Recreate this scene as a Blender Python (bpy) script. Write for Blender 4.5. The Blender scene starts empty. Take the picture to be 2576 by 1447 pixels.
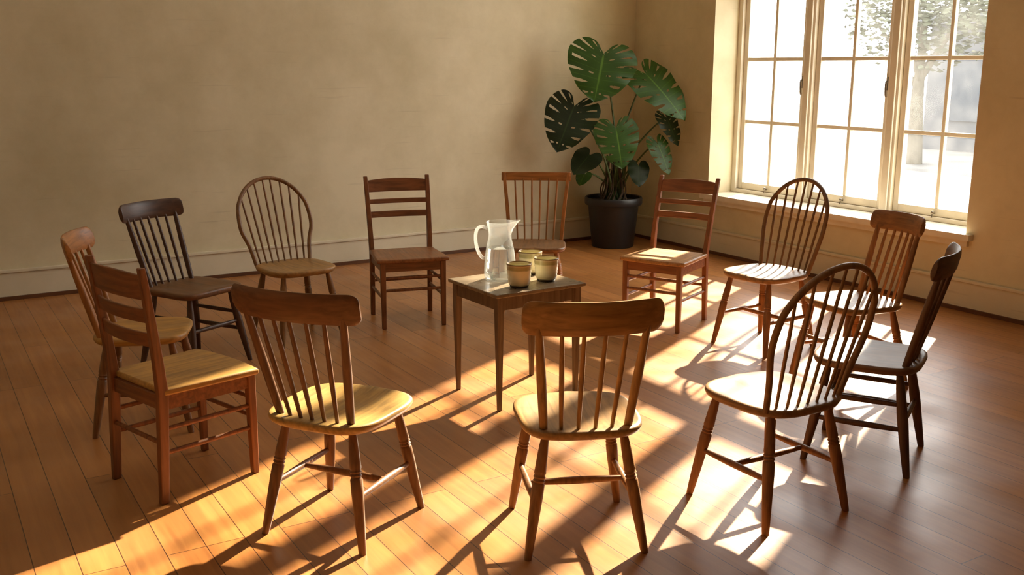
import bpy, bmesh, math, random
from mathutils import Vector, Matrix
random.seed(7)
scene = bpy.context.scene
COL = scene.collection

# ------------------------------------------------------------------ helpers
def link(ob, parent=None):
    COL.objects.link(ob)
    if parent is not None:
        ob.parent = parent
    return ob

def mesh_obj(name, bm, mat=None, parent=None, smooth=True, bevel=0, angle=40):
    me = bpy.data.meshes.new(name)
    bmesh.ops.recalc_face_normals(bm, faces=bm.faces[:])
    bm.to_mesh(me); bm.free()
    if mat: me.materials.append(mat)
    ob = bpy.data.objects.new(name, me)
    link(ob, parent)
    if smooth:
        me.polygons.foreach_set('use_smooth', [True]*len(me.polygons))
        me.set_sharp_from_angle(angle=math.radians(angle))
    if bevel:
        m = ob.modifiers.new('bevel', 'BEVEL'); m.width = bevel; m.segments = 2
        m.limit_method = 'ANGLE'; m.angle_limit = math.radians(35); m.harden_normals = False
    return ob

def empty(name, loc, rz=0, label=None, category=None, group=None):
    e = bpy.data.objects.new(name, None)
    e.empty_display_size = 0.1
    e.location = loc; e.rotation_euler = (0, 0, rz)
    link(e)
    if label: e['label'] = label
    if category: e['category'] = category
    if group: e['group'] = group
    return e

def box(bm, x0, x1, y0, y1, z0, z1):
    vs = [bm.verts.new(p) for p in [(x0,y0,z0),(x1,y0,z0),(x1,y1,z0),(x0,y1,z0),(x0,y0,z1),(x1,y0,z1),(x1,y1,z1),(x0,y1,z1)]]
    for f in [(0,3,2,1),(4,5,6,7),(0,1,5,4),(1,2,6,5),(2,3,7,6),(3,0,4,7)]:
        bm.faces.new([vs[i] for i in f])

def tube(bm, pts, radii, seg=12, flat=1.0):
    pts = [Vector(p) for p in pts]
    n = len(pts)
    if not hasattr(radii, '__len__'): radii = [radii]*n
    T = []
    for i in range(n):
        a = pts[max(i-1,0)]; b = pts[min(i+1,n-1)]
        T.append((b-a).normalized())
    ref = Vector((1,0,0)) if abs(T[0].x) < .8 else Vector((0,1,0))
    u = (ref - T[0]*ref.dot(T[0])).normalized()
    rings = []
    for i in range(n):
        u = (u - T[i]*u.dot(T[i])).normalized()
        v = T[i].cross(u)
        rings.append([bm.verts.new(pts[i] + (u*math.cos(2*math.pi*k/seg) + v*math.sin(2*math.pi*k/seg)*flat)*radii[i]) for k in range(seg)])
    for i in range(n-1):
        for k in range(seg):
            bm.faces.new([rings[i][k], rings[i][(k+1)%seg], rings[i+1][(k+1)%seg], rings[i+1][k]])
    bm.faces.new(rings[0][::-1]); bm.faces.new(rings[-1])

def sqbar(bm, pts, sizes):
    """square-section bar through pts (mostly vertical), sizes [(wx,wy)]"""
    rings = []
    for p, (wx, wy) in zip(pts, sizes):
        x, y, z = p
        rings.append([bm.verts.new((x+sx*wx/2, y+sy*wy/2, z)) for sx, sy in [(-1,-1),(1,-1),(1,1),(-1,1)]])
    for i in range(len(rings)-1):
        for k in range(4):
            bm.faces.new([rings[i][k], rings[i][(k+1)%4], rings[i+1][(k+1)%4], rings[i+1][k]])
    bm.faces.new(rings[0][::-1]); bm.faces.new(rings[-1])

def catmull(cp, n=8):
    cp = [Vector(p) for p in cp]
    P = [cp[0]*2-cp[1]] + cp + [cp[-1]*2-cp[-2]]
    out = []
    for i in range(1, len(P)-2):
        for k in range(n):
            t = k/n
            p0,p1,p2,p3 = P[i-1],P[i],P[i+1],P[i+2]
            out.append(0.5*((2*p1)+(-p0+p2)*t+(2*p0-5*p1+4*p2-p3)*t*t+(-p0+3*p1-3*p2+p3)*t**3))
    out.append(cp[-1])
    return out

def lathe(bm, prof, seg=40, center=(0,0,0)):
    cx, cy, cz = center
    rings = []
    for r, z in prof:
        if r < 1e-5:
            rings.append([bm.verts.new((cx,cy,cz+z))])
        else:
            rings.append([bm.verts.new((cx+r*math.cos(2*math.pi*k/seg), cy+r*math.sin(2*math.pi*k/seg), cz+z)) for k in range(seg)])
    for a, b in zip(rings[:-1], rings[1:]):
        for k in range(seg):
            k2 = (k+1)%seg
            if len(a)==1 and len(b)==1: continue
            if len(a)==1: bm.faces.new([a[0], b[k2], b[k]])
            elif len(b)==1: bm.faces.new([a[k], a[k2], b[0]])
            else: bm.faces.new([a[k], a[k2], b[k2], b[k]])

# ------------------------------------------------------------------ materials
def newmat(name):
    m = bpy.data.materials.new(name); m.use_nodes = True
    nt = m.node_tree; nt.nodes.clear()
    out = nt.nodes.new('ShaderNodeOutputMaterial')
    return m, nt, out

def N(nt, t, **kw):
    n = nt.nodes.new(t)
    for k, v in kw.items(): setattr(n, k, v)
    return n

def simple(name, col, rough=.5, metal=0, spec=.5, bump=0, bscale=60, var=.0):
    m, nt, out = newmat(name)
    p = N(nt, 'ShaderNodeBsdfPrincipled')
    p.inputs['Roughness'].default_value = rough; p.inputs['Metallic'].default_value = metal
    p.inputs['Specular IOR Level'].default_value = spec
    tc = N(nt, 'ShaderNodeTexCoord')
    no = N(nt, 'ShaderNodeTexNoise'); no.inputs['Scale'].default_value = bscale; no.inputs['Detail'].default_value = 4
    nt.links.new(tc.outputs['Object'], no.inputs['Vector'])
    r = N(nt, 'ShaderNodeValToRGB')
    r.color_ramp.elements[0].position=.3; r.color_ramp.elements[1].position=.7
    r.color_ramp.elements[0].color = tuple(c*(1-var) for c in col)+(1,)
    r.color_ramp.elements[1].color = tuple(min(1,c*(1+var)) for c in col)+(1,)
    nt.links.new(no.outputs['Fac'], r.inputs['Fac']); nt.links.new(r.outputs['Color'], p.inputs['Base Color'])
    if bump:
        b = N(nt, 'ShaderNodeBump'); b.inputs['Strength'].default_value = bump; b.inputs['Distance'].default_value=.002
        nt.links.new(no.outputs['Fac'], b.inputs['Height']); nt.links.new(b.outputs['Normal'], p.inputs['Normal'])
    nt.links.new(p.outputs[0], out.inputs[0])
    return m

_w = {}
WL = 1.15
def wood(col, axis='z', rough=.42, wear=.25):
    key = (col, axis, rough, wear)
    if key in _w: return _w[key]
    col = (col[0]*WL, col[1]*WL*1.08, col[2]*WL)
    m, nt, out = newmat('wood_'+axis)
    p = N(nt, 'ShaderNodeBsdfPrincipled')
    tc = N(nt, 'ShaderNodeTexCoord')
    mp = N(nt, 'ShaderNodeMapping')
    s = {'x': (2.5, 34, 34), 'y': (34, 2.5, 34), 'z': (34, 34, 2.5)}[axis]
    mp.inputs['Scale'].default_value = s
    oi = N(nt, 'ShaderNodeObjectInfo')
    ad = N(nt, 'ShaderNodeVectorMath', operation='ADD')
    nt.links.new(tc.outputs['Object'], ad.inputs[0]); nt.links.new(oi.outputs['Random'], ad.inputs[1])
    nt.links.new(ad.outputs[0], mp.inputs['Vector'])
    n1 = N(nt, 'ShaderNodeTexNoise'); n1.inputs['Scale'].default_value = 1.6; n1.inputs['Detail'].default_value = 6; n1.inputs['Distortion'].default_value=.6
    nt.links.new(mp.outputs[0], n1.inputs['Vector'])
    r = N(nt, 'ShaderNodeValToRGB'); r.color_ramp.elements[0].position=.32; r.color_ramp.elements[1].position=.68
    r.color_ramp.elements[0].color = tuple(c*.6 for c in col)+(1,)
    r.color_ramp.elements[1].color = tuple(min(1,c*1.2) for c in col)+(1,)
    nt.links.new(n1.outputs['Fac'], r.inputs['Fac'])
    n2 = N(nt, 'ShaderNodeTexNoise'); n2.inputs['Scale'].default_value = 9; n2.inputs['Detail'].default_value = 5
    nt.links.new(ad.outputs[0], n2.inputs['Vector'])
    r2 = N(nt, 'ShaderNodeValToRGB'); r2.color_ramp.elements[0].position=.42; r2.color_ramp.elements[1].position=.72
    r2.color_ramp.elements[0].color=(0,0,0,1); r2.color_ramp.elements[1].color=(1,1,1,1)
    nt.links.new(n2.outputs['Fac'], r2.inputs['Fac'])
    mu = N(nt, 'ShaderNodeMath', operation='MULTIPLY'); mu.inputs[1].default_value = wear
    nt.links.new(r2.outputs['Color'], mu.inputs[0])
    mx = N(nt, 'ShaderNodeMix', data_type='RGBA')
    nt.links.new(mu.outputs[0], mx.inputs[0]); nt.links.new(r.outputs['Color'], mx.inputs[6])
    mx.inputs[7].default_value = (min(1,col[0]*1.6+.02), min(1,col[1]*1.6+.01), min(1,col[2]*1.5), 1)
    nt.links.new(mx.outputs[2], p.inputs['Base Color'])
    mr = N(nt, 'ShaderNodeMapRange'); mr.inputs[3].default_value = rough-.08; mr.inputs[4].default_value = rough+.14
    nt.links.new(n2.outputs['Fac'], mr.inputs[0]); nt.links.new(mr.outputs[0], p.inputs['Roughness'])
    b = N(nt, 'ShaderNodeBump'); b.inputs['Strength'].default_value=.15; b.inputs['Distance'].default_value=.0015
    nt.links.new(n1.outputs['Fac'], b.inputs['Height']); nt.links.new(b.outputs[0], p.inputs['Normal'])
    nt.links.new(p.outputs[0], out.inputs[0])
    _w[key] = m
    return m

# wall
def wall_mat(name, c1, c2, rough=.55):
    m, nt, out = newmat(name)
    p = N(nt, 'ShaderNodeBsdfPrincipled'); p.inputs['Roughness'].default_value = rough
    tc = N(nt, 'ShaderNodeTexCoord')
    n1 = N(nt, 'ShaderNodeTexNoise'); n1.inputs['Scale'].default_value=.9; n1.inputs['Detail'].default_value=9; n1.inputs['Roughness'].default_value=.66
    nt.links.new(tc.outputs['Object'], n1.inputs['Vector'])
    r = N(nt, 'ShaderNodeValToRGB'); r.color_ramp.elements[0].position=.34; r.color_ramp.elements[1].position=.64
    r.color_ramp.elements[0].color=c1+(1,); r.color_ramp.elements[1].color=c2+(1,)
    nt.links.new(n1.outputs['Fac'], r.inputs['Fac'])
    # horizontal scuffs
    mp = N(nt, 'ShaderNodeMapping'); mp.inputs['Scale'].default_value=(1.2,1.2,26)
    nt.links.new(tc.outputs['Object'], mp.inputs['Vector'])
    n2 = N(nt, 'ShaderNodeTexNoise'); n2.inputs['Scale'].default_value=1.5; n2.inputs['Detail'].default_value=5
    nt.links.new(mp.outputs[0], n2.inputs['Vector'])
    r2 = N(nt, 'ShaderNodeValToRGB'); r2.color_ramp.elements[0].position=.64; r2.color_ramp.elements[1].position=.78
    r2.color_ramp.elements[0].color=(0,0,0,1); r2.color_ramp.elements[1].color=(.3,.3,.3,1)
    nt.links.new(n2.outputs['Fac'], r2.inputs['Fac'])
    mx = N(nt, 'ShaderNodeMix', data_type='RGBA')
    nt.links.new(r2.outputs['Color'], mx.inputs[0]); nt.links.new(r.outputs['Color'], mx.inputs[6]); mx.inputs[7].default_value=(.28,.2,.11,1)
    nt.links.new(mx.outputs[2], p.inputs['Base Color'])
    n3 = N(nt, 'ShaderNodeTexNoise'); n3.inputs['Scale'].default_value=14; n3.inputs['Detail'].default_value=6
    nt.links.new(tc.outputs['Object'], n3.inputs['Vector'])
    b = N(nt, 'ShaderNodeBump'); b.inputs['Strength'].default_value=.2; b.inputs['Distance'].default_value=.006
    nt.links.new(n3.outputs['Fac'], b.inputs['Height']); nt.links.new(b.outputs[0], p.inputs['Normal'])
    nt.links.new(p.outputs[0], out.inputs[0])
    return m
M_WALL = wall_mat('wall_plaster', (.56,.485,.30), (.74,.66,.455))
M_BASE = wall_mat('baseboard_paint', (.64,.57,.40), (.73,.66,.49), .4)
M_CEIL = simple('ceiling_paint', (.7,.65,.53), .8)
M_FRAME = simple('window_paint', (.80,.74,.61), .4, var=.08, bscale=8, bump=.1)
M_SHOE = wood((.10,.035,.015), 'x')

def floor_mat():
    m, nt, out = newmat('floor_boards')
    p = N(nt, 'ShaderNodeBsdfPrincipled'); p.inputs['Specular IOR Level'].default_value=.75
    tc = N(nt, 'ShaderNodeTexCoord')
    mp = N(nt, 'ShaderNodeMapping'); mp.inputs['Rotation'].default_value=(0,0,math.radians(90))
    nt.links.new(tc.outputs['Object'], mp.inputs['Vector'])
    br = N(nt, 'ShaderNodeTexBrick'); br.offset=.37; br.offset_frequency=3
    br.inputs['Scale'].default_value=1; br.inputs['Brick Width'].default_value=2.3; br.inputs['Row Height'].default_value=.135
    br.inputs['Mortar Size'].default_value=.0018; br.inputs['Mortar Smooth'].default_value=.2
    br.inputs['Color1'].default_value=(0,0,0,1); br.inputs['Color2'].default_value=(1,1,1,1); br.inputs['Mortar'].default_value=(.5,.5,.5,1)
    nt.links.new(mp.outputs[0], br.inputs['Vector'])
    sc = N(nt, 'ShaderNodeMapping'); sc.inputs['Scale'].default_value=(1.3,22,1)
    nt.links.new(mp.outputs[0], sc.inputs['Vector'])
    ad = N(nt, 'ShaderNodeVectorMath', operation='ADD')
    ml = N(nt, 'ShaderNodeVectorMath', operation='SCALE'); ml.inputs['Scale'].default_value=13
    nt.links.new(br.outputs['Color'], ml.inputs[0]); nt.links.new(sc.outputs[0], ad.inputs[0]); nt.links.new(ml.outputs[0], ad.inputs[1])
    n1 = N(nt, 'ShaderNodeTexNoise'); n1.inputs['Scale'].default_value=1.5; n1.inputs['Detail'].default_value=7; n1.inputs['Distortion'].default_value=.5
    nt.links.new(ad.outputs[0], n1.inputs['Vector'])
    r = N(nt, 'ShaderNodeValToRGB'); e=r.color_ramp.elements
    e[0].position=.2; e[0].color=(.26,.088,.021,1); e[1].position=.8; e[1].color=(.45,.195,.052,1)
    x=e.new(.5); x.color=(.36,.138,.035,1)
    nt.links.new(n1.outputs['Fac'], r.inputs['Fac'])
    hv = N(nt, 'ShaderNodeHueSaturation')
    mr = N(nt, 'ShaderNodeMapRange'); mr.inputs[3].default_value=.80; mr.inputs[4].default_value=1.14
    nt.links.new(br.outputs['Color'], mr.inputs[0]); nt.links.new(mr.outputs[0], hv.inputs['Value']); nt.links.new(r.outputs['Color'], hv.inputs['Color'])
    nw = N(nt, 'ShaderNodeTexNoise'); nw.inputs['Scale'].default_value=.9; nw.inputs['Detail'].default_value=8; nw.inputs['Roughness'].default_value=.65
    nt.links.new(tc.outputs['Object'], nw.inputs['Vector'])
    rw = N(nt, 'ShaderNodeMapRange'); rw.inputs[1].default_value=.35; rw.inputs[2].default_value=.68; rw.inputs[3].default_value=.0; rw.inputs[4].default_value=.5
    nt.links.new(nw.outputs['Fac'], rw.inputs[0])
    mw = N(nt, 'ShaderNodeMix', data_type='RGBA'); nt.links.new(rw.outputs[0], mw.inputs[0]); nt.links.new(hv.outputs[0], mw.inputs[6]); mw.inputs[7].default_value=(.46,.21,.06,1)
    mx = N(nt, 'ShaderNodeMix', data_type='RGBA'); nt.links.new(br.outputs['Fac'], mx.inputs[0])
    nt.links.new(mw.outputs[2], mx.inputs[6]); mx.inputs[7].default_value=(.06,.018,.006,1)
    nt.links.new(mx.outputs[2], p.inputs['Base Color'])
    n2 = N(nt, 'ShaderNodeTexNoise'); n2.inputs['Scale'].default_value=2.2; n2.inputs['Detail'].default_value=8
    nt.links.new(tc.outputs['Object'], n2.inputs['Vector'])
    m2 = N(nt, 'ShaderNodeMapRange'); m2.inputs[1].default_value=.3; m2.inputs[2].default_value=.7; m2.inputs[3].default_value=.28; m2.inputs[4].default_value=.46
    nt.links.new(n2.outputs['Fac'], m2.inputs[0]); nt.links.new(m2.outputs[0], p.inputs['Roughness'])
    b = N(nt, 'ShaderNodeBump'); b.inputs['Strength'].default_value=.2; b.inputs['Distance'].default_value=.002
    sb = N(nt, 'ShaderNodeMath', operation='SUBTRACT'); nt.links.new(n1.outputs['Fac'], sb.inputs[0]); nt.links.new(br.outputs['Fac'], sb.inputs[1])
    nt.links.new(sb.outputs[0], b.inputs['Height']); nt.links.new(b.outputs[0], p.inputs['Normal'])
    nt.links.new(p.outputs[0], out.inputs[0])
    return m
M_FLOOR = floor_mat()

def pane_mat():
    m, nt, out = newmat('dusty_pane')
    tr = N(nt, 'ShaderNodeBsdfTransparent'); tr.inputs[0].default_value=(.95,.96,.96,1)
    gl = N(nt, 'ShaderNodeBsdfGlossy'); gl.inputs['Roughness'].default_value=.02
    tl = N(nt, 'ShaderNodeBsdfTranslucent'); tl.inputs[0].default_value=(.95,.95,.95,1)
    tc = N(nt, 'ShaderNodeTexCoord'); n = N(nt, 'ShaderNodeTexNoise'); n.inputs['Scale'].default_value=5; n.inputs['Detail'].default_value=8
    nt.links.new(tc.outputs['Object'], n.inputs['Vector'])
    mr = N(nt, 'ShaderNodeMapRange'); mr.inputs[1].default_value=.35; mr.inputs[2].default_value=.7; mr.inputs[3].default_value=.012; mr.inputs[4].default_value=.05
    nt.links.new(n.outputs['Fac'], mr.inputs[0])
    m1 = N(nt, 'ShaderNodeMixShader'); nt.links.new(mr.outputs[0], m1.inputs[0]); nt.links.new(tr.outputs[0], m1.inputs[1]); nt.links.new(tl.outputs[0], m1.inputs[2])
    m2 = N(nt, 'ShaderNodeMixShader'); m2.inputs[0].default_value=.04; nt.links.new(m1.outputs[0], m2.inputs[1]); nt.links.new(gl.outputs[0], m2.inputs[2])
    nt.links.new(m2.outputs[0], out.inputs[0])
    return m
M_PANE = pane_mat()

# ------------------------------------------------------------------ room shell
C0 = Vector((1.185, 9.99, 0)); RA = math.radians(31)
def room(name, bm, mat, kind='structure', **kw):
    ob = mesh_obj(name, bm, mat, smooth=False, **kw)
    ob.location = C0; ob.rotation_euler = (0,0,RA); ob['kind'] = kind
    return ob
XL, YN, H = -8.2, -11.0, 5.0
S0, S1, ZS, ZT = 1.12, 3.72, .52, 4.70
bm = bmesh.new(); box(bm, XL, .45, YN, 0.0, -.12, 0); room('floor', bm, M_FLOOR)
bm = bmesh.new(); box(bm, XL-.2, .45, YN-.2, .2, H, H+.15); room('ceiling', bm, M_CEIL)
bm = bmesh.new(); box(bm, XL-.2, .45, 0, .2, -.12, H); room('wall_back', bm, M_WALL)
bm = bmesh.new(); box(bm, XL-.2, XL, YN, 0, -.12, H); room('wall_left', bm, M_WALL)
bm = bmesh.new(); box(bm, XL-.2, .45, YN-.2, YN, -.12, H); room('wall_front', bm, M_WALL)
bm = bmesh.new()
box(bm, 0, .45, -S0, 0, 0, H); box(bm, 0, .45, YN, -S1, 0, H)
box(bm, 0, .45, -S1, -S0, 0, ZS-.03); box(bm, 0, .45, -S1, -S0, ZT, H)
room('wall_right', bm, M_WALL)
bm = bmesh.new(); box(bm, -.055, .40, -S1-.0, -S0, ZS-.03, ZS+.012); box(bm, -.055, -.001, -S1-.06, -S1, ZS-.03, ZS+.012); box(bm, -.055, -.001, -S0, -S0+.05, ZS-.03, ZS+.012)
box(bm, -.025, -.001, -S1-.03, -S0+.03, ZS-.075, ZS-.03)
room('trim_1', bm, M_FRAME)
def bb(name, segs):
    bm = bmesh.new()
    for s in segs: box(bm, *s)
    return room(name, bm, M_BASE, bevel=.004)
bb('baseboard_back', [(XL,-.001,-.02,-.001,.02,.20),(XL,-.001,-.032,-.001,.20,.222)])
bb('baseboard_right', [(-.02,-.001,YN,-.02,.02,.20),(-.032,-.001,YN,-.032,.20,.222)])
bm = bmesh.new(); box(bm, XL, -.001, -.035, -.001, 0.0005, .028); room('trim_2', bm, M_SHOE)
bm = bmesh.new(); box(bm, -.035, -.001, YN, -.036, 0.0005, .028); room('trim_3', bm, wood((.10,.035,.015),'y'))

FX = .31
bm = bmesh.new()
posts = [(S0, 1.17), (1.905, 2.005), (2.76, 2.86), (3.62, S1)]
for a, b in posts: box(bm, FX-.035, FX+.10, -b, -a, ZS+.012, ZT)
for a, b in posts[1:3]: box(bm, FX-.055, FX-.035, -b+.02, -a-.02, ZS+.012, ZT)
box(bm, FX-.03, FX+.10, -S1, -S0, ZS+.012, ZS+.045)
box(bm, FX-.03, FX+.10, -S1, -S0, ZT-.05, ZT)
for a, b in ((1.17,1.905),(2.005,2.76),(2.86,3.62)):
    box(bm, FX-.03, FX+.10, -b, -a, 2.30, 2.38)
room('trim_4', bm, M_FRAME, bevel=.004)
M_BRASS = simple('aged_metal', (.25,.22,.18), .35, .9)
for i, (a, b) in enumerate(((1.17,1.905),(2.005,2.76),(2.86,3.62))):
    w = bpy.data.objects.new('window_%d' % (i+1), None); link(w); w.location = C0; w.rotation_euler = (0,0,RA); w['kind'] = 'structure'
    bm = bmesh.new()
    for z0, z1, rows in ((ZS+.046, 2.299, 3), (2.381, ZT-.051, 4)):
        y0, y1 = -b+.002, -a-.002
        st = .048
        box(bm, FX, FX+.05, y0, y0+st, z0, z1); box(bm, FX, FX+.05, y1-st, y1, z0, z1)
        box(bm, FX, FX+.05, y0+st, y1-st, z0, z0+.06); box(bm, FX, FX+.05, y0+st, y1-st, z1-.05, z1)
        ym = (y0+y1)/2
        box(bm, FX+.005, FX+.04, ym-.015, ym+.015, z0+.06, z1-.05)
        for r in range(1, rows):
            zz = z0+.06 + (z1-z0-.11)*r/rows
            box(bm, FX+.007, FX+.038, y0+st, y1-st, zz-.015, zz+.015)
    mesh_obj('sash', bm, M_FRAME, w, smooth=False, bevel=.004)
    bm = bmesh.new()
    for z0, z1 in ((ZS+.10, 2.255), (2.435, ZT-.095)):
        vs = [bm.verts.new(p) for p in [(FX+.024,-b+.045,z0),(FX+.024,-a-.045,z0),(FX+.024,-a-.045,z1),(FX+.024,-b+.045,z1)]]
        bm.faces.new(vs)
    mesh_obj('glass_pane', bm, M_PANE, w, smooth=False)
    yl = -b+.022
    bm = bmesh.new(); box(bm, FX-.006, FX+.002, yl-.012, yl+.012, 1.47, 1.57)
    tube(bm, catmull([(FX-.006,yl,1.53),(FX-.03,yl,1.535),(FX-.035,yl,1.50),(FX-.03,yl,1.44),(FX-.022,yl,1.42)],6), .007, 8)
    mesh_obj('latch', bm, M_BRASS, w)
    bm = bmesh.new(); ym = -(a+b)/2
    tube(bm, [(FX-.005,ym,ZS+.07),(FX-.03,ym,ZS+.07),(FX-.04,ym,ZS+.04)], .006, 8)
    lathe(bm, [(0,-.012),(.012,-.008),(.014,0),(.01,.012),(0,.014)], 12, (FX-.03, ym, ZS+.075))
    mesh_obj('stay_handle', bm, M_BRASS, w)

# ------------------------------------------------------------------ outside
M_GRND = simple('pavement', (.14,.137,.13), .9, var=.3, bscale=1.2)
bm = bmesh.new(); box(bm, .46, 60, -40, 50, -.5, -.3); g = room('ground', bm, M_GRND)
g['label']='sunlit pale pavement outside the windows'
M_BLD = simple('render_wall', (.105,.11,.12), .9, var=.1, bscale=.6, spec=.1)
M_DARKW = simple('dark_window', (.06,.07,.085), .4, spec=.2)
b_ = empty('building', C0, RA, 'pale rendered low building seen through the windows', 'building')
bm = bmesh.new(); box(bm, 15, 22, -13.5, 8.0, -.3, 2.6)
box(bm, 14.7, 22.3, -13.8, 8.3, 2.6, 2.85)
mesh_obj('facade', bm, M_BLD, b_, smooth=False)
for k in range(8):
    y = -12.3+k*2.6
    bm = bmesh.new(); box(bm, 14.95, 15.0-.001, y, y+1.4, .4, 1.7); mesh_obj('window', bm, M_DARKW, b_, smooth=False)
M_BARK = simple('bark', (.12,.11,.09), .9, var=.3, bscale=20, spec=.1)
M_FOL = simple('foliage', (.085,.095,.07), .9, var=.3, bscale=6, spec=.1)
def tree(x, y, h, r):
    c = Matrix.Rotation(RA,4,'Z') @ Vector((x,y,0)) + C0
    t = empty('tree', (c.x, c.y, -.3), random.random()*6, 'leafy green tree standing outside the windows', 'tree')
    bm = bmesh.new(); tube(bm, [(0,0,0),(.05,0,h*.3),(0,.1,h*.7)], [.16,.13,.06], 10)
    for k in range(5):
        a = k*1.3; tube(bm, [(0,0,h*.35+k*.15),(math.cos(a)*r*.4,math.sin(a)*r*.4,h*.6+k*.1),(math.cos(a)*r*.7,math.sin(a)*r*.7,h*.75)], [.06,.04,.015], 8)
    mesh_obj('trunk', bm, M_BARK, t)
    bm = bmesh.new()
    for k in range(2200):
        v = Vector((random.gauss(0,1),random.gauss(0,1),random.gauss(0,.8)))
        v = v.normalized()*(random.random()**.4)*r; v.z = v.z*.75 + h*.75
        q = Matrix.Rotation(random.random()*6,3,'Z') @ Matrix.Rotation(random.random()*3,3,'X')
        s = .09+random.random()*.08
        bm.faces.new([bm.verts.new(v+q@Vector(p)*s) for p in [(-.5,0,0),(0,-.3,.1),(.7,0,0),(0,.3,.1)]])
    o = mesh_obj('foliage', bm, M_FOL, t, smooth=False); o['kind']='stuff'
tree(9.5, 1.6, 4.2, 1.7); tree(11.5, 5.5, 4.0, 1.6)

# ------------------------------------------------------------------ chair parts
def seat_round(parent, mat, wf=.43, wb=.40, d=.42, z=.455, th=.036, yc=.0, nexp=3.6):
    bm = bmesh.new(); seg = 64
    def outline(k, s):
        t = 2*math.pi*k/seg; c, sn = math.cos(t), math.sin(t)
        x = math.copysign(abs(c)**(2/nexp), c); y = math.copysign(abs(sn)**(2/nexp), sn)
        w = (wb + (wf-wb)*(y+1)/2)/2
        return x*w*s, y*d/2*s + yc
    rings = []
    for s, dz in [(.80,-th),(.93,-th*.97),(.975,-th*.75),(1,-th*.4),(.995,-th*.15),(.975,-.001),(.93,0),(.8,-.003),(.6,-.008),(.4,-.011),(.2,-.012)]:
        ring = []
        for k in range(seg):
            x, y = outline(k, s)
            zz = z+dz
            if dz > -.02 and s < .95:
                zz += .006*math.exp(-(x/.03)**2)*max(0,(y-yc)/(d/2))
            ring.append(bm.verts.new((x, y, zz)))
        rings.append(ring)
    for a, b in zip(rings[:-1], rings[1:]):
        for k in range(seg): bm.faces.new([a[k], a[(k+1)%seg], b[(k+1)%seg], b[k]])
    bm.faces.new(rings[0][::-1]); bm.faces.new(rings[-1])
    return mesh_obj('seat', bm, mat, parent, angle=50)

def leg_turned(parent, mat, top, foot, r=.018, rings=True):
    bm = bmesh.new(); top = Vector(top); foot = Vector(foot)
    prof = [(0,.72),(.03,.78),(.25,1.0),(.5,1.22),(.60,1.22)]
    if rings: prof += [(.615,.98),(.63,1.2),(.645,.98),(.66,1.22),(.675,1.0),(.69,1.18),(.72,1.12)]
    prof += [(.85,1.0),(1.0,.72)]
    pts = [foot.lerp(top, t) for t, _ in prof]; rr = [r*q for _, q in prof]
    tube(bm, pts, rr, 14)
    for v in bm.verts:
        if v.co.z < .004: v.co.z = .0
    return mesh_obj('leg', bm, mat, parent, angle=60)

def rod(parent, name, mat, a, b, r, bulge=1.35, seg=10):
    bm = bmesh.new(); a = Vector(a); b = Vector(b)
    ts = [0,.15,.35,.5,.65,.85,1]; tube(bm, [a.lerp(b,t) for t in ts], [r*(1+(bulge-1)*math.sin(math.pi*t)) for t in ts], seg)
    return mesh_obj(name, bm, mat, parent)

def legs_H(parent, wood_leg, tops, feet, cross='H', rings=True, r=.018):
    for t, f in zip(tops, feet): leg_turned(parent, wood_leg, t, f, r, rings)
    def at(i, z):
        t, f = Vector(tops[i]), Vector(feet[i]); return f.lerp(t, z/ t.z)
    a, b = at(0,.19), at(2,.19); c, d = at(1,.19), at(3,.19)
    rod(parent, 'stretcher', wood_leg, a, b, .009, 1.5)
    rod(parent, 'stretcher', wood_leg, c, d, .009, 1.5)
    if cross == 'H': rod(parent, 'stretcher', wood_leg, (a+b)/2, (c+d)/2, .009, 1.5)
    else:
        rod(parent, 'stretcher', wood_leg, at(0,.24), at(1,.24), .009, 1.4)
        rod(parent, 'stretcher', wood_leg, at(2,.22), at(3,.22), .009, 1.4)
        if cross == 'box2':
            rod(parent, 'stretcher', wood_leg, at(0,.29), at(2,.29), .009, 1.3); rod(parent, 'stretcher', wood_leg, at(1,.29), at(3,.29), .009, 1.3)

def place(c, f, label, name='dining_chair'):
    rz = math.atan2(f[1], f[0]) - math.pi/2
    return empty(name, (c[0], c[1], 0), rz, label, 'chair', 'wooden chairs in a circle')

def crest(parent, mat, w, zc, h, yb, curve, th=.022, lean=.2, arch=.0, tip=.55):
    bm = bmesh.new(); rings = []
    us = [-1+2*i/24 for i in range(25)]
    us = sorted(set([round(u,5) for u in us if abs(u)<.86] + [s*(.86+.14*math.sin(math.pi/2*k/8)) for s in (-1,1) for k in range(9)]))
    for u in us:
        x = u*w/2; y = yb + curve*u*u
        q = max(0,(abs(u)-.86)/.14); hh = h/2*(1-(1-tip)*(1-math.sqrt(max(0,1-q*q))))
        zc_ = zc + arch*(1-u*u)
        nrm = Vector((-2*curve*u/(w/2), 1, 0)).normalized()
        ring = []
        for (a, b) in [(-1,-.5),(-.8,-.86),(-.3,-1),(.3,-1),(.8,-.86),(1,-.5),(1,.5),(.8,.86),(.3,1),(-.3,1),(-.8,.86),(-1,.5)]:
            z = zc_ + b*hh
            ring.append(bm.verts.new(Vector((x, y - lean*(b*hh), z)) + nrm*(a*th/2*(1 if abs(b)<.8 else .8))))
        rings.append(ring)
    m = len(rings[0])
    for a, b in zip(rings[:-1], rings[1:]):
        for k in range(m): bm.faces.new([a[k], a[(k+1)%m], b[(k+1)%m], b[k]])
    bm.faces.new(rings[0][::-1]); bm.faces.new(rings[-1])
    return mesh_obj('top_rail', bm, mat, parent, angle=50)

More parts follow.
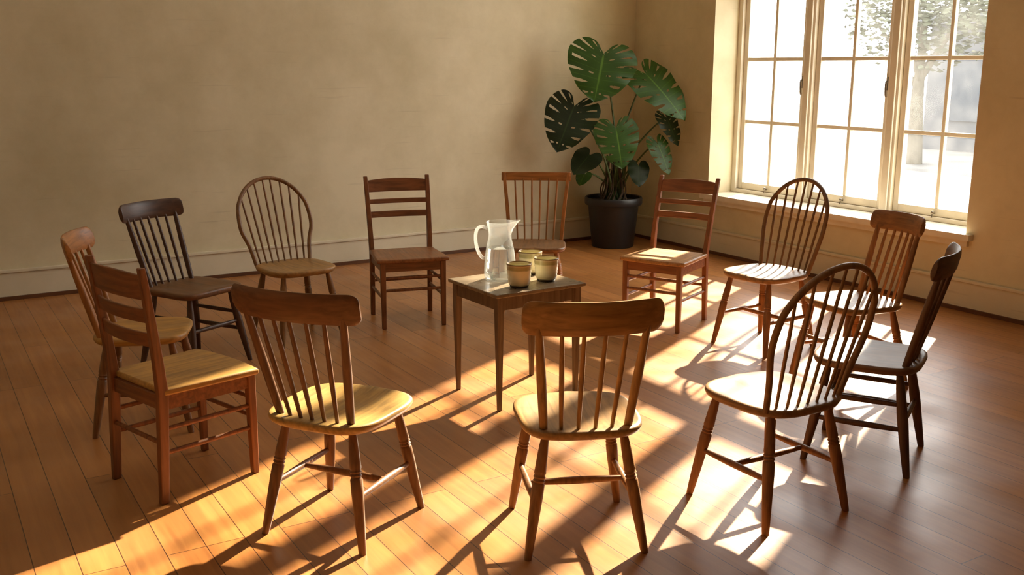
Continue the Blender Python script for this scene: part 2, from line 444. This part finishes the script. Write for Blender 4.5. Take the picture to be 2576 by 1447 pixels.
def comb_chair(c, f, label, back, seatc, legc, n_in=4, h=.91, cw=.46, ch=.10, lean=.12, cross='H', seatw=.43, wear=.25, nexp=3.6, rings=True, postr=.015, fp=(.205,.205,.21,.21), wearS=.35):
    e = place(c, f, label)
    seat_round(e, wood(seatc,'y',.40,wearS), seatw, seatw-.02, seatw-.01, nexp=nexp)
    mb, ml = wood(back,'z',.42,wear), wood(legc,'z',.42,wear)
    tops = [(-.145,.14,.425),(.145,.14,.425),(-.135,-.14,.425),(.135,-.14,.425)]
    feet = [(-fp[0],fp[2],0),(fp[0],fp[2],0),(-fp[1],-fp[3],0),(fp[1],-fp[3],0)]
    legs_H(e, ml, tops, feet, cross, rings)
    yb = -.18-lean; zc = h-ch/2
    crest(e, wood(back,'x',.40,wear), cw, zc, ch, yb, .055)
    def topp(x):
        u = x/(cw/2); z = zc-ch*.25; return (x, yb+.055*u*u + .2*ch*.25, z)
    def base(x): return (x, -.178+.8*x*x, .445)
    for sx in (-1, 1):
        a, b = Vector(base(sx*.145)), Vector(topp(sx*cw*.39))
        bm = bmesh.new(); ts=[0,.1,.5,.85,1]; tube(bm, [a.lerp(b,t) for t in ts], [postr*.95,postr,postr*1.1,postr*.9,postr*.75], 12)
        mesh_obj('back_post', bm, mb, e)
    for i in range(n_in):
        u = -1+2*(i+1)/(n_in+1)
        rod(e, 'spindle', mb, base(u*.145), topp(u*cw*.39), .0068, 1.35)
    return e

def hoop_chair(c, f, label, back, seatc, legc, n=7, h=.97, wide=.225, bw=.18, lean=.15, wear=.25, wearS=.35, fp=(.205,.205,.21,.21), cross='H'):
    e = place(c, f, label)
    seat_round(e, wood(seatc,'y',.40,wearS), .45, .42, .44, nexp=3.2)
    ml = wood(legc,'z',.42,wear); mb = wood(back,'z',.42,wear)
    tops = [(-.145,.14,.425),(.145,.14,.425),(-.14,-.14,.425),(.14,-.14,.425)]
    feet = [(-fp[0],fp[2],0),(fp[0],fp[2],0),(-fp[1],-fp[3],0),(fp[1],-fp[3],0)]
    legs_H(e, ml, tops, feet, cross)
    zs = .445; y0 = -.145
    def P(x, z):
        t = (z-zs)/(h-zs); return Vector((x, y0-.02*(1-(x/wide)**2) - lean*t, z))
    cz = h-wide*1.02
    cps = [P(-bw,zs), P(-bw-.022,zs+.12), P(-wide+.003,cz-.05)]
    cps += [P(wide*math.cos(a), cz+wide*1.02*math.sin(a)) for a in [math.pi*(1-k/12) for k in range(1,12)]]
    cps += [P(wide-.003,cz-.05), P(bw+.022,zs+.12), P(bw,zs)]
    path = catmull(cps, 5)
    bm = bmesh.new(); tube(bm, path, .0125, 12)
    mesh_obj('hoop_back', bm, mb, e)
    def hoop_z(x):
        best = None
        for p in path:
            if p.z > cz-.06 and (best is None or abs(p.x-x) < abs(best.x-x)): best = p
        return best
    for i in range(n):
        u = -1+2*(i+.5)/n
        a = Vector((u*bw*.93, y0-.03+.5*(u*bw)**2, zs-.002)); b = hoop_z(u*wide*.93)
        rod(e, 'spindle', mb, a, b, .0055, 1.35)
    return e

def ladder_chair(c, f, label, back, seatc, legc, h=.92, wf=.41, wr=.385, d=.42, slats=((.865,.075,.012),(.765,.03,0),(.68,.04,0)), lean=.10, wear=.22, wearS=.4):
    e = place(c, f, label)
    mb, ml, mx = wood(back,'z',.42,wear), wood(legc,'z',.42,wear), wood(back,'x',.42,wear)
    xf, xr, yf, yr = wf/2-.017, wr/2-.015, d/2-.017, -d/2+.017
    bm = bmesh.new()
    a, b, y0, y1 = wr/2+.002, wf/2+.022, -d/2+.02, d/2+.022
    n=10; rings=[]
    pts = []
    for k in range(n+1):
        u=-1+2*k/n; pts.append((u*b, y1-.02*u*u))
    pts += [(a, y0),( -a, y0)]
    for (ins, z) in ((.006,.428),(0,.433),(0,.449),(.005,.455)):
        ring=[]
        for (x,y) in pts:
            ring.append(bm.verts.new((x-math.copysign(ins,x) if abs(x)>.01 else x, y-ins if y>0 else y+ins, z)))
        rings.append(ring)
    m=len(pts)
    for r0,r1 in zip(rings[:-1],rings[1:]):
        for k in range(m): bm.faces.new([r0[k],r0[(k+1)%m],r1[(k+1)%m],r1[k]])
    bm.faces.new(rings[0][::-1]); bm.faces.new(rings[-1])
    mesh_obj('seat', bm, wood(seatc,'y',.40,wearS), e, bevel=.003)
    bm = bmesh.new()
    box(bm, -xf, xf, yf-.009, yf+.009, .372, .428)
    for s in (-1,1):
        vs=[]
        for (x,y) in ((s*xf-.009*1,yf),(s*xf+.009,yf),(s*xr+.009,yr),(s*xr-.009,yr)):
            vs.append((x,y))
        lo=[bm.verts.new((x,y,.372)) for x,y in vs]; hi=[bm.verts.new((x,y,.428)) for x,y in vs]
        for k in range(4): bm.faces.new([lo[k],lo[(k+1)%4],hi[(k+1)%4],hi[k]])
        bm.faces.new(lo[::-1]); bm.faces.new(hi)
    box(bm, -xr, xr, yr-.009, yr+.009, .372, .428)
    mesh_obj('apron', bm, mx, e, smooth=False)
    for s in (-1,1):
        bm = bmesh.new(); sqbar(bm, [(s*xf,yf,0),(s*xf,yf,.25),(s*xf,yf,.43)], [(.027,.027),(.033,.033),(.035,.035)])
        mesh_obj('leg', bm, ml, e, smooth=False, bevel=.004)
    def post(z):
        if z < .44: return yr - .025*(1-z/.44)
        t = (z-.44)/(h-.44); return yr - lean*t**1.25
    for s in (-1,1):
        zs_ = [0,.2,.44,.55,.66,.77,.88,h+.012]
        bm = bmesh.new(); sqbar(bm, [(s*(xr+(.012 if z>.44 else 0)*(z-.44)/.48),post(z),z) for z in zs_], [(.028,.032),(.03,.038),(.031,.042),(.03,.038),(.029,.034),(.028,.031),(.027,.028),(.026,.024)])
        mesh_obj('leg', bm, mb, e, smooth=False, bevel=.004)
    for (z, hh, arch) in slats:
        bm = bmesh.new(); n=14; rings=[]
        for i in range(n+1):
            u=-1+2*i/n; x=u*(xr+.004); yc=post(z)-.022*(1-u*u)
            up = hh/2 + arch*(1-u*u); dn = -hh/2
            k=(post(z+.02)-post(z-.02))/.04
            rings.append([bm.verts.new((x, yc+o+k*zz, z+zz)) for o,zz in ((-.007,dn),(.007,dn),(.007,up),(-.007,up))])
        for a_,b_2 in zip(rings[:-1],rings[1:]):
            for k in range(4): bm.faces.new([a_[k],a_[(k+1)%4],b_2[(k+1)%4],b_2[k]])
        bm.faces.new(rings[0][::-1]); bm.faces.new(rings[-1])
        mesh_obj('slat', bm, mx, e, angle=30, bevel=.003)
    R=.009
    for z in (.20,.295):
        for s in (-1,1): rod(e,'stretcher',ml,(s*xf,yf,z),(s*xr,post(z),z),R,1.15)
    for z in (.25,.33): rod(e,'stretcher',ml,(-xf,yf,z),(xf,yf,z),R,1.15)
    rod(e,'stretcher',ml,(-xr,post(.24),.24),(xr,post(.24),.24),R,1.15)
    return e

def square_spindle_chair(c, f, label, back, seatc, legc):
    e = place(c, f, label)
    seat_round(e, wood(seatc,'y',.40,.3), .44, .42, .42, nexp=4)
    ml = wood(legc,'z',.42,.2); mb = wood(back,'z',.42,.2)
    tops = [(-.15,.14,.425),(.15,.14,.425),(-.14,-.14,.425),(.14,-.14,.425)]
    feet = [(-.21,.21,0),(.21,.21,0),(-.205,-.22,0),(.205,-.22,0)]
    legs_H(e, ml, tops, feet, 'box', True)
    h=.92; lean=.10
    for s in (-1,1):
        bm = bmesh.new(); sqbar(bm, [(s*.18,-.165,.43),(s*.20,-.165-lean*.4,.68),(s*.228,-.165-lean,h)], [(.026,.026),(.026,.024),(.022,.02)])
        mesh_obj('back_post', bm, mb, e, smooth=False, bevel=.004)
    bm = bmesh.new(); n=12; rings=[]
    for i in range(n+1):
        u=-1+2*i/n
        x=u*.245; y=-.165-lean-.018*(1-u*u)
        rings.append([bm.verts.new((x,y+o-(zz-.9)*.15,zz)) for o,zz in ((-.01,h-.06),(.01,h-.06),(.01,h),(-.01,h))])
    for a_,b_2 in zip(rings[:-1],rings[1:]):
        for k in range(4): bm.faces.new([a_[k],a_[(k+1)%4],b_2[(k+1)%4],b_2[k]])
    bm.faces.new(rings[0][::-1]); bm.faces.new(rings[-1])
    mesh_obj('top_rail', bm, wood(back,'x',.42,.2), e, angle=30, bevel=.004)
    for i in range(6):
        u=-1+2*(i+1)/7
        rod(e,'spindle',mb,(u*.175,-.178,.447),(u*.21,-.165-lean-.012+.01,h-.045),.0055,1.25)
    return e

OCH=(.39,.195,.055); MID=(.20,.085,.032); DARK=(.065,.028,.016); RED=(.22,.075,.027); ORG=(.34,.14,.045); BRN=(.14,.058,.024)
comb_chair((-1.72,4.56),(.985,.17),'orange-brown spindle-back wooden chair with ochre seat', ORG, OCH, MID, n_in=5, h=.91, cw=.44)
comb_chair((-1.79,5.50),(.86,-.51),'dark-stained spindle-back wooden chair with broad top rail', DARK, BRN, DARK, n_in=5, h=.905, cw=.43, lean=.15, cross='box2', nexp=6, wear=.12, rings=False)
hoop_chair((-1.335,6.08),(.62,-.785),'brown hoop-back spindle chair near the pale wall', (.20,.095,.042), (.30,.15,.05), (.19,.09,.036), n=8, h=.96, wide=.24, lean=.19)
ladder_chair((-.69,6.50),(.30,-.954),'reddish-brown wooden ladder-back chair near the pale wall', (.18,.065,.027), (.22,.08,.03), (.18,.065,.027), wf=.425, wr=.425)
square_spindle_chair((.155,6.85),(-.06,-1),'orange-brown square-backed spindle chair beside the potted plant', ORG, MID, ORG)
ladder_chair((1.00,6.43),(-.56,-.83),'reddish wooden ladder-back chair with sunlit seat', RED, (.36,.16,.055), (.23,.08,.028), wr=.41, lean=.13)
hoop_chair((1.52,5.90),(-.82,-.57),'brown hoop-back spindle chair below the windows', (.15,.068,.029), (.27,.13,.055), (.22,.085,.03), n=7, h=.98)
comb_chair((1.79,5.15),(-.93,-.36),'medium-brown spindle-back chair with rounded top rail by the windows', (.24,.095,.033), (.26,.12,.045), (.26,.10,.033), n_in=5, h=.895, cw=.38, cross='box')
comb_chair((1.535,4.15),(-.87,.49),'dark brown spindle-back chair with sunlit seat', (.10,.042,.022), (.14,.065,.034), (.09,.038,.02), n_in=5, h=.925, cw=.45, cross='box2', rings=False, wear=.15, seatw=.45)
hoop_chair((.985,3.637),(-.50,.865),'medium-brown hoop-back spindle chair casting long shadows', (.21,.095,.038), (.21,.10,.042), (.21,.082,.032), n=7, h=.985, wide=.235)
comb_chair((.23,3.402),(-.13,.99),'brown spindle-back chair with broad curved honey-toned top rail', (.29,.135,.045), (.28,.14,.05), (.24,.10,.037), n_in=4, h=.922, cw=.46, ch=.118, seatw=.445)
comb_chair((-.62,3.477),(.40,.917),'dark brown spindle-back chair with worn ochre seat', (.14,.056,.026), (.36,.195,.06), (.17,.07,.03), n_in=5, h=.935, cw=.50, ch=.108, seatw=.46)
ladder_chair((-1.337,3.906),(.66,.75),'reddish-brown ladder-back chair with worn ochre seat', (.19,.065,.024), OCH, (.21,.07,.025), slats=((.855,.095,.01),(.745,.055,0),(.65,.055,0)), wearS=.45, lean=.05, wr=.40)

# ------------------------------------------------------------------ table
tz = .59
TC = (.022, 4.985); TA = math.radians(33)
t = empty('side_table', (TC[0],TC[1],0), TA, 'small dark wooden square table holding jug and cups', 'table')
TW = wood((.19,.13,.092),'x',.26,.12); TL = wood((.13,.08,.056),'z',.4,.2)
hx, hy = .265, .235
bm = bmesh.new(); box(bm, -hx, hx, -hy, hy, tz-.018, tz); mesh_obj('tabletop', bm, TW, t, smooth=False, bevel=.004)
bm = bmesh.new()
for (x0,x1,y0,y1) in ((-hx+.03,hx-.03,-hy+.026,-hy+.044),(-hx+.03,hx-.03,hy-.044,hy-.026),(-hx+.026,-hx+.044,-hy+.04,hy-.04),(hx-.044,hx-.026,-hy+.04,hy-.04)):
    box(bm, x0,x1,y0,y1, tz-.085, tz-.0182)
mesh_obj('apron', bm, TL, t, smooth=False)
for sx in (-1,1):
    for sy in (-1,1):
        bm = bmesh.new(); x,y = sx*(hx-.035), sy*(hy-.035)
        sqbar(bm, [(x,y,0),(x,y,.48),(x,y,tz-.0183)], [(.02,.02),(.036,.036),(.036,.036)])
        mesh_obj('leg', bm, TL, t, smooth=False, bevel=.003)

def cup_mat():
    m, nt, out = newmat('glazed_stoneware')
    p = N(nt,'ShaderNodeBsdfPrincipled'); p.inputs['Roughness'].default_value=.25
    tc = N(nt,'ShaderNodeTexCoord'); sp = N(nt,'ShaderNodeSeparateXYZ'); nt.links.new(tc.outputs['Object'], sp.inputs[0])
    no = N(nt,'ShaderNodeTexNoise'); no.inputs['Scale'].default_value=25; nt.links.new(tc.outputs['Object'], no.inputs['Vector'])
    ma = N(nt,'ShaderNodeMath',operation='MULTIPLY_ADD'); ma.inputs[1].default_value=.008; nt.links.new(no.outputs['Fac'], ma.inputs[0]); nt.links.new(sp.outputs['Z'], ma.inputs[2])
    mr = N(nt,'ShaderNodeMapRange'); mr.inputs[1].default_value=0.004; mr.inputs[2].default_value=.124; nt.links.new(ma.outputs[0], mr.inputs[0])
    r = N(nt,'ShaderNodeValToRGB'); e=r.color_ramp.elements
    e[0].position=.0; e[0].color=(.05,.035,.02,1); e[1].position=1; e[1].color=(.18,.11,.05,1)
    for pos,c in ((.09,(.06,.04,.025,1)),(.13,(.62,.55,.36,1)),(.45,(.82,.77,.57,1)),(.70,(.76,.70,.48,1)),(.76,(.40,.36,.18,1)),(.88,(.42,.36,.19,1)),(.92,(.55,.48,.30,1)),(.965,(.2,.12,.05,1))):
        x=e.new(pos); x.color=c
    nt.links.new(mr.outputs[0], r.inputs['Fac']); nt.links.new(r.outputs['Color'], p.inputs['Base Color']); nt.links.new(p.outputs[0], out.inputs[0])
    return m
M_CUP = cup_mat()
cup_prof = [(0,0),(.040,0),(.045,.003),(.047,.010),(.050,.014),(.052,.022),(.0545,.026),(.0535,.034),(.056,.040),(.055,.050),(.0575,.056),(.0565,.066),(.0595,.072),(.0585,.082),(.060,.088),(.0595,.098),(.062,.104),(.062,.108),(.0595,.110),(.0565,.107),(.054,.09),(.050,.04),(.044,.014),(0,.010)]
cup_prof = [(r*1.02,z*1.08) for r,z in cup_prof]
for (x,y,l) in ((.035,4.835,'cream and olive glazed stoneware cup with brown base'),(.173,4.985,'cream glazed stoneware cup with ridged sides'),(.095,5.17,'olive glazed stoneware cup standing behind the jug')):
    bm = bmesh.new(); lathe(bm, cup_prof, 48)
    o = mesh_obj('cup', bm, M_CUP, angle=60); o.location=(x,y,tz+.0005); o['label']=l; o['category']='cup'; o['group']='stoneware cups on the table'

def thin_glass(name, tint, edge, base, rough=.05, trl=.3):
    m, nt, out = newmat(name)
    tr = N(nt,'ShaderNodeBsdfTransparent'); tr.inputs[0].default_value=tint+(1,)
    gb = N(nt,'ShaderNodeBsdfGlossy'); gb.inputs['Roughness'].default_value=rough; gb.inputs[0].default_value=(.95,.97,.97,1)
    lw = N(nt,'ShaderNodeLayerWeight'); lw.inputs[0].default_value=.5
    pw = N(nt,'ShaderNodeMath',operation='POWER'); pw.inputs[1].default_value=2.4; nt.links.new(lw.outputs['Facing'], pw.inputs[0])
    mu = N(nt,'ShaderNodeMath',operation='MULTIPLY_ADD'); mu.use_clamp=True; mu.inputs[1].default_value=edge; mu.inputs[2].default_value=base; nt.links.new(pw.outputs[0], mu.inputs[0])
    tl = N(nt,'ShaderNodeBsdfTranslucent'); tl.inputs[0].default_value=(.95,.97,.97,1)
    m0 = N(nt,'ShaderNodeMixShader'); m0.inputs[0].default_value=trl; nt.links.new(gb.outputs[0], m0.inputs[1]); nt.links.new(tl.outputs[0], m0.inputs[2])
    mix = N(nt,'ShaderNodeMixShader'); nt.links.new(mu.outputs[0], mix.inputs[0])
    nt.links.new(tr.outputs[0], mix.inputs[1]); nt.links.new(m0.outputs[0], mix.inputs[2]); nt.links.new(mix.outputs[0], out.inputs[0])
    return m
M_GLASS = thin_glass('clear_glass', (.96,.97,.965), .9, .05, .05, .4)
M_HANDLE = thin_glass('clear_glass_handle', (.9,.92,.92), .8, .25, .05, .4)
M_WATER, nt_, out_ = newmat('water')
gb_ = N(nt_,'ShaderNodeBsdfPrincipled'); gb_.inputs['Transmission Weight'].default_value=1; gb_.inputs['Roughness'].default_value=0; gb_.inputs['IOR'].default_value=1.33; gb_.inputs['Base Color'].default_value=(.98,.99,.99,1)
nt_.links.new(gb_.outputs[0], out_.inputs[0])
pit = empty('water_jug', (-.061,5.015,tz+.0005), math.radians(0), 'clear glass jug half filled with water', 'jug')
prof_o = [(.070,0),(.077,.004),(.080,.02),(.081,.05),(.078,.10),(.072,.15),(.064,.19),(.058,.215),(.057,.235),(.060,.26),(.066,.285),(.070,.295)]
bm = bmesh.new(); seg=56; rings=[]
def spout(th, r, z):
    k = max(0,(z-.225)/.07); d = abs(((th+math.pi)%(2*math.pi))-math.pi)
    return r + .035*k*k*math.exp(-(d/.28)**2), z + .008*k*k*math.exp(-(d/.4)**2)
full = [(p[0],p[1]) for p in prof_o] + [(.0685,.2965)] + [(max(.001,r-.0035), max(z,.008)) for r,z in reversed(prof_o[1:])] + [(.001,.008)]
full = [(.001,0)] + full
for r,z in full:
    ring=[]
    for k in range(seg):
        th=2*math.pi*k/seg; rr,zz = spout(th,r,z) if z>.225 else (r,z)
        ring.append(bm.verts.new((rr*math.cos(th),rr*math.sin(th),zz)))
    rings.append(ring)
for a,b in zip(rings[:-1],rings[1:]):
    for k in range(seg): bm.faces.new([a[k],a[(k+1)%seg],b[(k+1)%seg],b[k]])
mesh_obj('jug_body', bm, M_GLASS, pit, angle=70)
bm = bmesh.new()
tube(bm, catmull([(-.062,0,.262),(-.095,0,.272),(-.118,0,.25),(-.122,0,.20),(-.112,0,.15),(-.092,0,.115),(-.076,0,.11)],8), .0085, 12)
mesh_obj('handle', bm, M_HANDLE, pit)
bm = bmesh.new(); lathe(bm, [(0,.009),(.070,.009),(.0755,.02),(.0768,.05),(.0738,.10),(.0678,.15),(.0655,.164),(0,.165)], 48)
mesh_obj('water', bm, M_WATER, pit, angle=50)

# ------------------------------------------------------------------ plant
PX, PY = .945, 9.34
pl = empty('potted_monstera', (PX,PY,0), 0, 'tall green split-leaf monstera in a black plastic pot', 'potted plant')
M_POT = simple('black_plastic', (.012,.012,.013), .45, bump=.1)
M_SOIL = simple('soil', (.03,.02,.012), .95, bump=1, bscale=60, var=.5)
bm = bmesh.new(); lathe(bm, [(0,0),(.19,0),(.195,.01),(.235,.39),(.262,.395),(.268,.41),(.268,.455),(.26,.465),(.245,.46),(.24,.40),(0,.40)], 48)
mesh_obj('pot', bm, M_POT, pl)
bm = bmesh.new(); lathe(bm, [(.2385,.402),(.2385,.425),(.12,.437),(0,.44)], 40)
mesh_obj('soil', bm, M_SOIL, pl)
def leaf_mat(name, c1, c2):
    m, nt, out = newmat(name)
    p = N(nt,'ShaderNodeBsdfPrincipled'); p.inputs['Roughness'].default_value=.4; p.inputs['Specular IOR Level'].default_value=.35
    uv = N(nt,'ShaderNodeUVMap'); sp = N(nt,'ShaderNodeSeparateXYZ'); nt.links.new(uv.outputs[0], sp.inputs[0])
    fr = N(nt,'ShaderNodeMath',operation='FRACT'); mu = N(nt,'ShaderNodeMath',operation='MULTIPLY'); mu.inputs[1].default_value=9
    nt.links.new(sp.outputs['X'], mu.inputs[0]); nt.links.new(mu.outputs[0], fr.inputs[0])
    sb = N(nt,'ShaderNodeMath',operation='PINGPONG'); sb.inputs[1].default_value=.5; nt.links.new(fr.outputs[0], sb.inputs[0])
    lt = N(nt,'ShaderNodeMapRange'); lt.inputs[1].default_value=.0; lt.inputs[2].default_value=.05; lt.inputs[3].default_value=.45; lt.inputs[4].default_value=0
    nt.links.new(sb.outputs[0], lt.inputs[0])
    lm = N(nt,'ShaderNodeMapRange'); lm.inputs[1].default_value=.015; lm.inputs[2].default_value=.045; lm.inputs[3].default_value=1; lm.inputs[4].default_value=0
    nt.links.new(sp.outputs['Y'], lm.inputs[0])
    mxm = N(nt,'ShaderNodeMath',operation='MAXIMUM'); nt.links.new(lt.outputs[0], mxm.inputs[0]); nt.links.new(lm.outputs[0], mxm.inputs[1])
    tc = N(nt,'ShaderNodeTexCoord'); no = N(nt,'ShaderNodeTexNoise'); no.inputs['Scale'].default_value=7; nt.links.new(tc.outputs['Object'], no.inputs['Vector'])
    r = N(nt,'ShaderNodeValToRGB'); r.color_ramp.elements[0].color=c1+(1,); r.color_ramp.elements[1].color=c2+(1,)
    nt.links.new(no.outputs['Fac'], r.inputs['Fac'])
    mx = N(nt,'ShaderNodeMix',data_type='RGBA'); nt.links.new(mxm.outputs[0], mx.inputs[0]); nt.links.new(r.outputs['Color'], mx.inputs[6]); mx.inputs[7].default_value=(c2[0]*2.2,c2[1]*1.8,c2[2]*2,1)
    nt.links.new(mx.outputs[2], p.inputs['Base Color'])
    tl = N(nt,'ShaderNodeBsdfTranslucent'); tl.inputs[0].default_value=(c2[0]*2.2,c2[1]*1.8,c2[2]*.6,1)
    ms = N(nt,'ShaderNodeMixShader'); ms.inputs[0].default_value=.12
    nt.links.new(p.outputs[0], ms.inputs[1]); nt.links.new(tl.outputs[0], ms.inputs[2]); nt.links.new(ms.outputs[0], out.inputs[0])
    return m
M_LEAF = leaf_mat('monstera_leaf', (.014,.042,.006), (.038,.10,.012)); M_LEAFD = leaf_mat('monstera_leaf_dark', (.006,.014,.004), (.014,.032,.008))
M_STEM = simple('stem_green', (.06,.10,.025), .5, var=.3, bscale=30); M_ROOT = simple('root_brown', (.07,.045,.025), .8, var=.3, bscale=30)
OUT = [(0,1.0),(.13,.90),(.30,.73),(.43,.50),(.51,.24),(.52,.0),(.45,-.17),(.30,-.27),(.13,-.22),(.02,-.04)]
MIDR = [.985,.88,.72,.54,.37,.22,.12,.06,.02,.0]
def leaf(attach, tip, W, normal, splits=True, curl=.12, mat=None):
    attach = Vector(attach)-Vector((PX,PY,0)); tip = Vector(tip)-Vector((PX,PY,0))
    Y = tip-attach; L = Y.length; Y.normalize()
    Nn = Vector(normal); Nn = (Nn-Y*Nn.dot(Y)).normalized(); X = Y.cross(Nn)
    res = 34 if splits else 8
    oc = catmull([(a,b,0) for a,b in OUT], res); mc = catmull([(0,b,0) for b in MIDR], res)
    na = len(oc); nb = 40 if splits else 12
    bm = bmesh.new(); uvl = bm.loops.layers.uv.new('UVMap')
    ns = 9
    for s in (-1,1):
        g = []
        for i in range(na):
            row=[]
            for j in range(nb+1):
                b = j/nb; p = mc[i].lerp(oc[i], b)
                x = p.x*s*W; y = p.y
                z = -curl*L*(y-.2)**2 - curl*1.6*(p.x**2)*W + .02*W*math.sin(p.y*14)*b*b + .03*abs(p.x)*W
                row.append((bm.verts.new(attach + X*x + Y*(y*L) + Nn*z), i/(na-1), b))
            g.append(row)
        for i in range(na-1):
            for j in range(nb):
                a = (i+.5)/(na-1); b=(j+.5)/nb
                fr = (a*ns)%1; d = abs(fr-.5)
                k = int(a*ns)
                if splits and .10 < a < .90:
                    start = .52 if k%2 else .42
                    if b > start and d < .13*min(1,(b-start)/.3)**.6 and not ((k+(s>0))%3==2 and b>.87): continue
                    if k%2 and abs(b-.27)<.08 and d < .09*math.sqrt(max(0,1-((b-.27)/.08)**2)): continue
                q = [g[i][j],g[i+1][j],g[i+1][j+1],g[i][j+1]]
                f = bm.faces.new([v[0] for v in q])
                for lp,v in zip(f.loops,q): lp[uvl].uv=(v[1],v[2])
    loose = [v for v in bm.verts if not v.link_faces]
    bmesh.ops.delete(bm, geom=loose, context='VERTS')
    bmesh.ops.remove_doubles(bm, verts=bm.verts[:], dist=.0002)
    mesh_obj('leaf', bm, mat or M_LEAF, pl, angle=180)
def stem(attach, base, bend, r=.008):
    a = Vector(attach)-Vector((PX,PY,0)); b = Vector((base[0],base[1],.42))
    mid = a.lerp(b,.5)+Vector(bend)
    bm = bmesh.new(); pts = catmull([b, b.lerp(mid,.5)+Vector(bend)*.2, mid, mid.lerp(a,.6)+Vector((0,0,.03)), a],6)
    tube(bm, pts, [r*(1.5-.7*i/(len(pts)-1)) for i in range(len(pts))], 8)
    mesh_obj('stem', bm, M_STEM, pl)
def WX(u, Y=9.1): return (u-1295)*.00353*Y/9.1
def WZ(v): return 1.843-.0035*(v-110)
LV = [
 ((1524,134,9.15),(1503,252,8.98),.60,(.05,-1,.2),True,0),
 ((1630,184,9.25),(1736,292,8.95),.44,(.30,-.85,.6),True,0),
 ((1452,264,9.1),(1408,376,8.95),.47,(-.25,-1,.1),True,1),
 ((1558,318,9.0),(1578,416,8.85),.39,(.1,-1,.35),True,0),
 ((1685,295,9.3),(1720,366,9.2),.24,(.5,-.7,.4),True,1),
 ((1665,360,9.2),(1700,438,9.1),.22,(.4,-.8,.3),True,0),
 ((1492,388,9.1),(1452,432,8.95),.25,(-.2,-.8,.5),False,1),
 ((1618,418,9.2),(1622,470,9.1),.20,(.2,-1,.3),False,1),
 ((1480,440,9.2),(1468,466,9.1),.14,(-.3,-.9,.3),False,0),
]
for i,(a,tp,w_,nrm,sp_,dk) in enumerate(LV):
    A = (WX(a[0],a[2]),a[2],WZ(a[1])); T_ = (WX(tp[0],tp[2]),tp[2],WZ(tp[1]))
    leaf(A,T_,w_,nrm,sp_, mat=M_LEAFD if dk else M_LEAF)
    ang = i*2.4; stem(A, (.06*math.cos(ang),.06*math.sin(ang)), ((A[0]-PX)*-.15, .02, .04))
for i in range(7):
    a = i*.9+.3; top=(PX+.12*math.cos(a), PY+.09*math.sin(a)-.03, .75+.25*random.random())
    stem(top, (.05*math.cos(a+1),.05*math.sin(a+1)), (.03*math.cos(a*2),0,0), .009)
bm = bmesh.new()
for i in range(22):
    a = i*.83; r0=.05+.05*random.random()
    tube(bm, catmull([(.05*math.cos(a),.05*math.sin(a),.62+.25*random.random()),(r0*1.3*math.cos(a+.4),r0*1.3*math.sin(a+.4),.55),(.13*math.cos(a),.13*math.sin(a),.42)],6), .006, 6)
o = mesh_obj('aerial_roots', bm, M_ROOT, pl); o['kind']='stuff'

# ------------------------------------------------------------------ light
el = math.radians(32); hd = Vector((-.525,-.851,0)).normalized()
d = Vector((hd.x*math.cos(el), hd.y*math.cos(el), -math.sin(el)))
sl = bpy.data.lights.new('sun','SUN'); sl.energy=32; sl.color=(1,.85,.62); sl.angle=math.radians(.9)
so = bpy.data.objects.new('sun', sl); link(so); so.rotation_euler = d.to_track_quat('-Z','Y').to_euler(); so.location=(6,16,9)
w = bpy.data.worlds.new('world'); scene.world = w; w.use_nodes=True
bg = w.node_tree.nodes['Background']; bg.inputs[0].default_value=(1,.985,.96,1); bg.inputs[1].default_value=8.0
def area(loc, target, sx, sy, power, col):
    l = bpy.data.lights.new('fill_light','AREA'); l.shape='RECTANGLE'; l.size=sx; l.size_y=sy; l.energy=power; l.color=col
    ob = bpy.data.objects.new('fill_light', l); link(ob); ob.location=loc
    ob.rotation_euler = (Vector(target)-Vector(loc)).to_track_quat('-Z','Y').to_euler()
area((-1.0,4.5,4.9),(-1.0,4.6,0),4,4,25,(1,.90,.74))  # added soft fill lamp overhead, out of view, to lift the room's ambient light

cam = bpy.data.cameras.new('camera'); cam.sensor_width=36; cam.lens=36*2534/2576
co = bpy.data.objects.new('camera', cam); link(co); co.location=(0,0,1.65); co.rotation_euler=(math.radians(90-12.4),0,0)
scene.camera = co
scene.view_settings.view_transform='Standard'; scene.view_settings.look='None'; scene.view_settings.exposure=0
